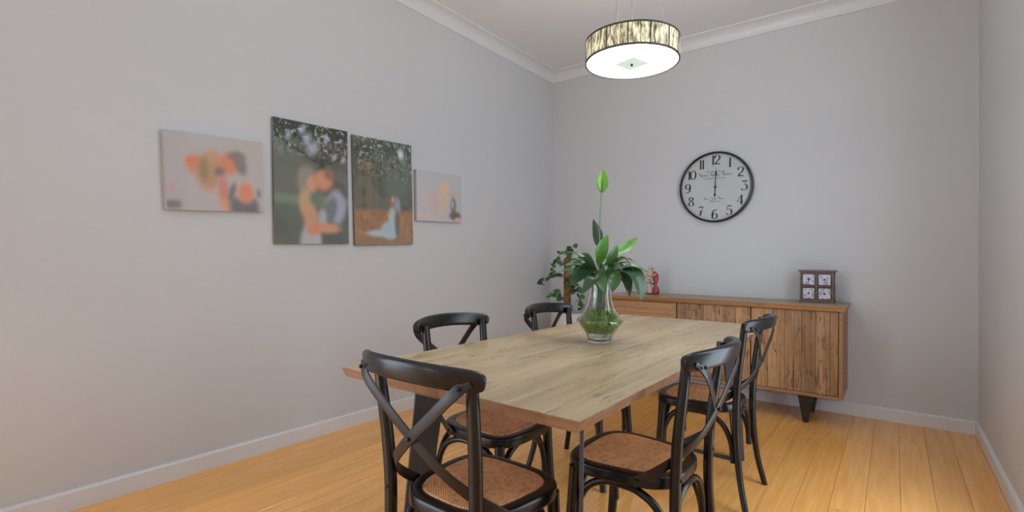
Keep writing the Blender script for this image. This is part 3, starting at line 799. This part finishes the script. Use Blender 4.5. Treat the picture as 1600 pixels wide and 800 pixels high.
canvas('tall canvas of an embracing couple under a leafy tree with green lawn', [(1.492, 1.935), (1.989, 1.951), (2.014, 1.213), (1.514, 1.198)], p, .022, gain=1.5, edge=plain('dark_canvas_edge', (.22, .22, .205), .8))
# C: distant couple on leaf-covered ground
p = Paint(.507, .737, 190, (92, 95, 88))
p.noise(8, 12, 11, .35, .75, (74, 78, 71)); p.ell(.75, .38, .3, .2, (92, 102, 94), .7); p.ell(.2, .25, .12, .05, (140, 124, 96), .6, .3, .7)
for x_, w_ in ((.10, .03), (.24, .05), (.36, .02), (.55, .02), (.70, .015)): p.rect(x_-w_, x_+w_, .2, .66, (112, 100, 82), .03, .6)
tm = 1-smooth(.10, .26, p.v); p.noise(30, 34, 12, .60, .92, (156, 164, 158), tm*.9); p.noise(50, 60, 13, .60, .95, (134, 142, 132), (1-smooth(.25, .45, p.v))*.8); p.noise(36, 40, 16, .55, .9, (62, 66, 58), (1-smooth(.25, .45, p.v))*.7)
p.ell(.80, .11, .05, .05, (176, 184, 186), .8)
p.rect(-.1, 1.1, .665, 1.1, (136, 106, 82), .03); p.noise(14, 18, 14, .45, .8, (156, 116, 84), smooth(.65, .72, p.v)*.8); p.noise(20, 24, 15, .55, .85, (112, 92, 74), smooth(.65, .72, p.v)*.7)
p.rect(-.1, 1.1, .90, 1.1, (128, 108, 90), .03, .7)
p.ell(.66, .60, .07, .06, (128, 112, 92), .5); p.ell(.64, .56, .03, .03, (170, 136, 108), .4); p.ell(.72, .62, .05, .08, (124, 138, 150), .4); p.ell(.62, .74, .07, .10, (150, 160, 162), .3)
p.ell(.58, .86, .16, .09, (146, 164, 172), .2); p.ell(.42, .89, .24, .035, (150, 166, 172), .3); p.ell(.71, .80, .045, .13, (100, 98, 94), .3)
p.haze(.42, 8, .08, (120, 112, 100))
canvas('narrow tall canvas of a bride and groom on brown leaf-covered ground', [(2.034, 1.939), (2.541, 1.963), (2.571, 1.226), (2.059, 1.206)], p, .022, gain=1.5, edge=plain('dark_canvas_edge_two', (.22, .22, .205), .8))
# D: pale picture of seated figures
p = Paint(.49, .39, 140, (166, 166, 168))
p.ell(.2, .9, .25, .08, (186, 168, 156), .6, 0, .7); p.ell(.55, .55, .13, .30, (186, 164, 142), .45); p.ell(.60, .28, .09, .12, (196, 166, 134), .4); p.ell(.36, .62, .09, .2, (178, 158, 154), .6); p.ell(.20, .56, .07, .14, (180, 160, 156), .6)
p.ell(.80, .45, .045, .07, (186, 150, 120), .4); p.ell(.80, .66, .07, .16, (104, 104, 106), .4); p.ell(.78, .63, .03, .08, (160, 160, 162), .4); p.ell(.84, .87, .13, .09, (88, 80, 76), .4); p.ell(.90, .94, .08, .04, (190, 150, 120), .4)
p.haze(-.2, 8, .15, (166, 164, 164))
canvas('small pale landscape canvas of people seated, one in dark clothes, beside the leaf-ground canvas', [(2.581, 1.789), (3.072, 1.810), (3.094, 1.421), (2.600, 1.409)], p)

# ------------------------------------------------------------------ glass vase on the table with a peace lily
VX, VY = -1.058, 2.065
def glass_mat(name, col, rough=0.0, ior=1.45):
    t = NT(name); t.set(**{'Base Color': (*col, 1), 'Transmission Weight': 1.0, 'Roughness': rough, 'IOR': ior}); return t.m
M['glass'] = glass_mat('clear_glass', (.93, .97, .95))
M['water'] = glass_mat('green_water', (.93, .97, .86), 0, 1.2)
vs = thing('glass_vase', 'clear bulbous glass vase of green water and roots on the dining table', 'vase', (VX, VY, TT+.0005))
VP = [(.050, 0), (.054, .004), (.055, .020), (.060, .035), (.080, .066), (.100, .088), (.104, .096), (.101, .104), (.086, .122), (.066, .150), (.054, .185), (.049, .22), (.049, .255), (.054, .272)]
def rsm(pr, n=4):
    return [(max(0, q.x), q.y) for q in catmull([(a, b, 0) for a, b in pr], n)]
outer = rsm(VP); inner = [(r-.0035, z) for r, z in reversed(outer) if z > .016]
prof = [(0, 0)] + outer + inner + [(inner[-1][0]*.8, .012), (0, .012)]
obj('vase_body', lathe(B(), prof, 56), M['glass'], vs, smooth=60)
wl = .150
wprof = [(0, .0135)] + [((r-.0042)*.999, z) for r, z in outer if .018 < z < wl] + [(.061, wl), (0, wl)]
obj('water', lathe(B(), wprof, 48), M['water'], vs, smooth=60)
# lily
def leaf_mat(name, a, b):
    t = NT(name); co = t.coords((14, 14, 14)); f = t.noise(co, 1.0, 3); r = t.ramp(f, [(.3, a), (.7, b)])
    t.l(r.outputs[0], t.b.inputs['Base Color']); t.set(Roughness=.33, **{'Specular IOR Level': .55})
    tr = t.n('ShaderNodeBsdfTranslucent'); t.l(r.outputs[0], tr.inputs[0]); ms = t.n('ShaderNodeMixShader'); ms.inputs[0].default_value = .18
    out = t.t.nodes['Material Output']; t.l(t.b.outputs[0], ms.inputs[1]); t.l(tr.outputs[0], ms.inputs[2]); t.l(ms.outputs[0], out.inputs[0]); return t.m
M['leafD'] = leaf_mat('dark_green_leaf', (.028, .066, .027), (.048, .105, .040))
M['leafM'] = leaf_mat('mid_green_leaf', (.050, .125, .038), (.085, .19, .055))
M['leafL'] = leaf_mat('bright_green_leaf', (.08, .24, .025), (.13, .33, .045))
M['leafY'] = leaf_mat('lime_spathe', (.16, .40, .025), (.24, .52, .05))
M['stalk'] = plain('green_stalk', (.12, .20, .07), .45)
M['root'] = plain('green_roots', (.44, .55, .13), .6, var=.35, scale=50)
ly = thing('peace_lily', 'peace lily with one green flower standing in the glass vase', 'plant', (VX, VY, TT+.03))
FH = Vector((FWD.x, FWD.y, 0)).normalized(); RH = Vector((-FH.y, FH.x, 0))*-1
def sp(px, py, d=0.0):
    """offset from the vase foot: sideways, upwards (metres x 348), depth d"""
    return RH*((px-938.5)/348*(1+d/2.27)) + FH*d + Vector((0, 0, (532-py)/348*(1+d*.25/2.27) - .03))
def leaf(pts, W, mt, face, parent, stalk_from=None, n=18, cup=.25, wave=0.0, shape=.85):
    P = catmull(pts, n//max(1, len(pts)-1)); N = len(P)-1; bm = B(); rows = []
    face = Vector(face).normalized()
    for i, p_ in enumerate(P):
        t = i/N; tan = (P[min(i+1, N)]-P[max(i-1, 0)]).normalized(); side = tan.cross(face)
        if side.length < 1e-3: side = tan.orthogonal()
        side.normalize(); nn = side.cross(tan).normalized()
        w = W*max(.02, math.sin(math.pi*min(1, t**shape))**.85) if 0 < t < 1 else W*.02
        row = []
        for k in range(5):
            q = (k-2)/2; row.append(bm.verts.new(p_ + side*(w*q) + nn*(cup*w*abs(q)**1.5 + wave*W*math.sin(9*t+q*2)*abs(q))))
        rows.append(row)
    for a, b in zip(rows, rows[1:]):
        for k in range(4): bm.faces.new((a[k], a[k+1], b[k+1], b[k]))
    if stalk_from is not None:
        s0 = Vector(stalk_from); tan0 = (P[1]-P[0]).normalized(); L = (P[0]-s0).length
        Q = catmull([s0, s0.lerp(P[0], .5)*.6 + (P[0]-tan0*L*.45)*.4, P[0] + tan0*.004], 6)
        sweep(bm, Q, circle(.0026, 6), scale=lambda q: 1.15-.4*q)
    return obj('leaf', bm, mt, parent, smooth=70, recalc=False)
rnd = random.Random(3)
TC = -FH
def fc(r=0, u=0, f=1): return TC*f + Vector((0, 0, u)) + RH*r
def neck():
    a = rnd.uniform(0, 6.28); r_ = rnd.uniform(0, .025); return Vector((r_*math.cos(a), r_*math.sin(a), rnd.uniform(.04, .10)))
LV = [  # points (px,py,depth), half-width, material, facing
 ([(938, 385, .02), (936, 362, .03), (928, 338, .03)], .024, 'leafD', fc(-.5, .1)),
 ([(936, 408, -.02), (938, 386, -.03), (948, 361, -.03)], .029, 'leafL', fc(.2, .2)),
 ([(946, 418, -.03), (952, 398, -.05), (962, 377, -.06)], .026, 'leafM', fc(.5, .3)),
 ([(962, 393, .02), (984, 381, .06), (1001, 366, .08)], .022, 'leafL', fc(.1, .7)),
 ([(962, 410, .06), (982, 400, .10), (1001, 408, .14)], .016, 'leafD', fc(0, 1, .3)),
 ([(960, 418, -.02), (984, 411, -.06), (1011, 420, -.09)], .020, 'leafM', fc(0, 1, .35)),
 ([(966, 414, -.04), (986, 424, -.10), (996, 461, -.13)], .043, 'leafD', fc(.5, .5, .9)),
 ([(958, 422, -.06), (972, 430, -.10), (977, 456, -.12)], .026, 'leafD', fc(.2, .4)),
 ([(947, 416, -.05), (954, 428, -.10), (950, 449, -.12)], .030, 'leafM', fc(0, .5)),
 ([(930, 414, -.03), (908, 420, -.08), (884, 441, -.10)], .032, 'leafD', fc(-.2, .8)),
 ([(926, 412, .04), (908, 395, .08), (884, 391, .12)], .014, 'leafM', fc(0, 1, .4)),
 ([(928, 420, .06), (906, 412, .12), (886, 424, .16)], .024, 'leafD', fc(-.1, .9, .6)),
 ([(931, 424, -.06), (918, 430, -.12), (900, 452, -.14)], .026, 'leafD', fc(-.4, .4)),
 ([(940, 418, .05), (946, 404, .10), (955, 396, .14)], .030, 'leafD', fc(.2, .5)),
 ([(934, 420, -.08), (932, 432, -.13), (938, 452, -.14)], .024, 'leafM', fc(-.1, .4)),
 ([(932, 418, .08), (922, 402, .14), (915, 395, .2)], .028, 'leafD', fc(-.2, .6)),
 ([(955, 420, .10), (972, 416, .18), (988, 432, .24)], .032, 'leafD', fc(.2, .9)),
 ([(940, 430, -.04), (942, 415, -.08), (944, 402, -.10)], .024, 'leafM', fc(.1, .5)),
]
for pts, W_, mt, f_ in LV:
    leaf([sp(*q) for q in pts], W_, M[mt], f_, ly, neck(), wave=.06)
for k in range(22):     # lower, arching leaves all round the neck
    a = k*2.4 + rnd.uniform(-.3, .3); dirv = Vector((math.cos(a), math.sin(a), 0)); L_ = rnd.uniform(.10, .19); hz = rnd.uniform(.255, .30)
    rise = rnd.uniform(.01, .06); drop = rnd.uniform(-.01, .07)
    pts = [dirv*.045 + Vector((0, 0, hz)), dirv*(.045+L_*.5) + Vector((0, 0, hz+rise)), dirv*(.045+L_) + Vector((0, 0, hz+rise-drop))]
    leaf(pts, rnd.uniform(.011, .021), M[rnd.choice(('leafD', 'leafD', 'leafM'))], Vector((rnd.uniform(-.4, .4), rnd.uniform(-.4, .4), 1)) + dirv*.3, ly, neck(), wave=.08, cup=.35)
Q = catmull([Vector((.004, .0, .05)), sp(937, 430, 0), sp(938, 350, .02), sp(940, 295, .02)], 8)
fs = obj('flower_stalk', sweep(B(), Q, circle(.0030, 8), scale=lambda q: 1.1-.35*q), M['stalk'], ly, smooth=60)
sp_ = leaf([sp(940, 297, .02), sp(940.5, 278, .028), sp(941.5, 258, .02)], .0285, M['leafY'], fc(.15, .1), ly, n=20, cup=.5, shape=.8); sp_.name = 'flower_spathe'
Q = [sp(940, 295, .012), sp(940.5, 285, .005), sp(941, 276, .003)]
obj('spadix', sweep(B(), Q, circle(.0055, 8), scale=lambda q: 1-.5*q*q), M['leafM'], ly, smooth=60)
# tangle of roots in the water (uncountable)
bm = B(); rr = random.Random(8)
for k in range(230):
    pts = []; a = rr.uniform(0, 6.28); z = .13
    for j in range(5):
        zz = .125 - j*.022 + rr.uniform(-.01, .01) - .03 + .018; zr = zz + .03
        lim = np.interp(zr, [.02, .035, .066, .088, .104, .122, .15, .2], [.045, .05, .068, .086, .086, .072, .052, .04])
        r_ = lim*math.sqrt(rr.random())*.97; a += rr.uniform(-.9, .9); pts.append(Vector((r_*math.cos(a), r_*math.sin(a), max(-.008, zz))))
    sweep(bm, catmull(pts, 3), circle(.0016, 4))
o = obj('roots', bm, M['root'], ly, smooth=60); o['kind'] = 'stuff'

# ------------------------------------------------------------------ climbing plant on a pole in the corner
QX, QY = -2.43, 4.12
pp = thing('potted_climber', 'climbing plant with lobed leaves on a reddish pole in a white floor pot', 'plant', (QX, QY, 0))
M['pot'] = plain('white_pot_glaze', (.62, .62, .60), .3, var=.02)
M['soil'] = plain('potting_soil', (.05, .035, .025), .9, var=.4, scale=40, bump=.5)
M['pole'] = plain('coir_pole', (.30, .105, .035), .8, var=.35, scale=45, bump=.6)
obj('pot', lathe(B(), [(0, 0), (.12, 0), (.125, .01), (.165, .60), (.170, .63), (.160, .635), (.152, .60), (.145, .55), (0, .55)], 40), M['pot'], pp, smooth=40)
obj('soil', lathe(B(), [(0, .552), (.146, .552), (.146, .575), (.08, .585), (0, .588)], 32), M['soil'], pp, smooth=60)
PX, PY = -.055, .05
bm = B(); lathe(bm, [(.034, .56), (.036, .7), (.033, .8), (.037, .95), (.034, 1.1), (.036, 1.13), (.02, 1.137), (0, 1.138)], 16, PX, PY); obj('moss_pole', bm, M['pole'], pp, smooth=60)
lme = None; rr = random.Random(21)
def lobed():
    """one small lobed leaf, stalk at origin, blade along +x"""
    bm = B(); out = [(0, 0), (.10, .16), (.05, .34), (.28, .30), (.34, .52), (.52, .36), (.62, .46), (.72, .26), (1, 0)]
    poly = out + [(a, -b) for a, b in reversed(out[1:-1])]
    mid = [bm.verts.new((q/6, 0, .05*math.sin(q/6*3.1))) for q in range(7)]
    ring = [bm.verts.new((a, b, .06*math.sin(a*3.1) - .16*abs(b))) for a, b in poly]
    c = bm.verts.new((.42, 0, .07))
    for v in mid: bm.verts.remove(v)
    for k in range(len(ring)): bm.faces.new((ring[k], ring[(k+1) % len(ring)], c))
    return bm
lm = {}
for kk, mt in (('D', 'leafD'), ('M', 'leafM'), ('L', 'leafL')):
    me = bpy.data.meshes.new('leaf'); b_ = lobed(); b_.to_mesh(me); b_.free(); me.materials.append(M[mt]); lm[kk] = me
PZ = 172.0   # scale of the sketch below: units per metre around the pole
def cp(px, py, d=0.0): return Vector((PX, PY, 0)) + RH*((px-887.5)/PZ) + FH*d + Vector((0, 0, 1.12 - (py-407)/PZ))
VINES = [
 [(887, 470, -.03), (884, 440, -.06), (872, 428, -.12), (856, 432, -.2), (842, 440, -.24)],
 [(887, 425, -.05), (878, 408, -.08), (866, 412, -.12), (860, 428, -.16)],
 [(888, 405, 0), (886, 392, -.03), (876, 396, -.06), (868, 406, -.08)],
 [(888, 405, 0), (892, 390, .02), (897, 382, .04)],
 [(887, 470, .03), (896, 448, -.03), (902, 455, -.06), (906, 470, -.08), (908, 482, -.08)],
 [(887, 440, .03), (897, 428, .0), (906, 424, -.02), (912, 432, -.03)],
 [(887, 480, -.03), (874, 462, -.1), (864, 456, -.14), (856, 464, -.16)],
 [(888, 500, .03), (890, 460, -.04), (890, 430, -.04), (888, 400, -.03)],
]
for vi, vn in enumerate(VINES):
    P = catmull([cp(*q) for q in vn], 7)
    obj('vine_stem', sweep(B(), P, circle(.0028, 6)), M['stalk'], pp, smooth=60)
    N = len(P); nl = {0: 19, 4: 22, 6: 14, 7: 12}.get(vi, 11)
    for k in range(nl):
        i = int((.2 + .8*k/(nl-1))*(N-1)); s = rr.uniform(.038, .070)
        o = bpy.data.objects.new('leaf', lm[rr.choice('DMMML')])
        o.location = P[i] + Vector((rr.uniform(-.014, .014), rr.uniform(-.014, .014), rr.uniform(-.014, .014)))
        o.rotation_euler = (rr.uniform(.3, 1.3), rr.uniform(.1, .9), rr.uniform(0, 6.28)); o.scale = (s, s, s); link(o, pp)
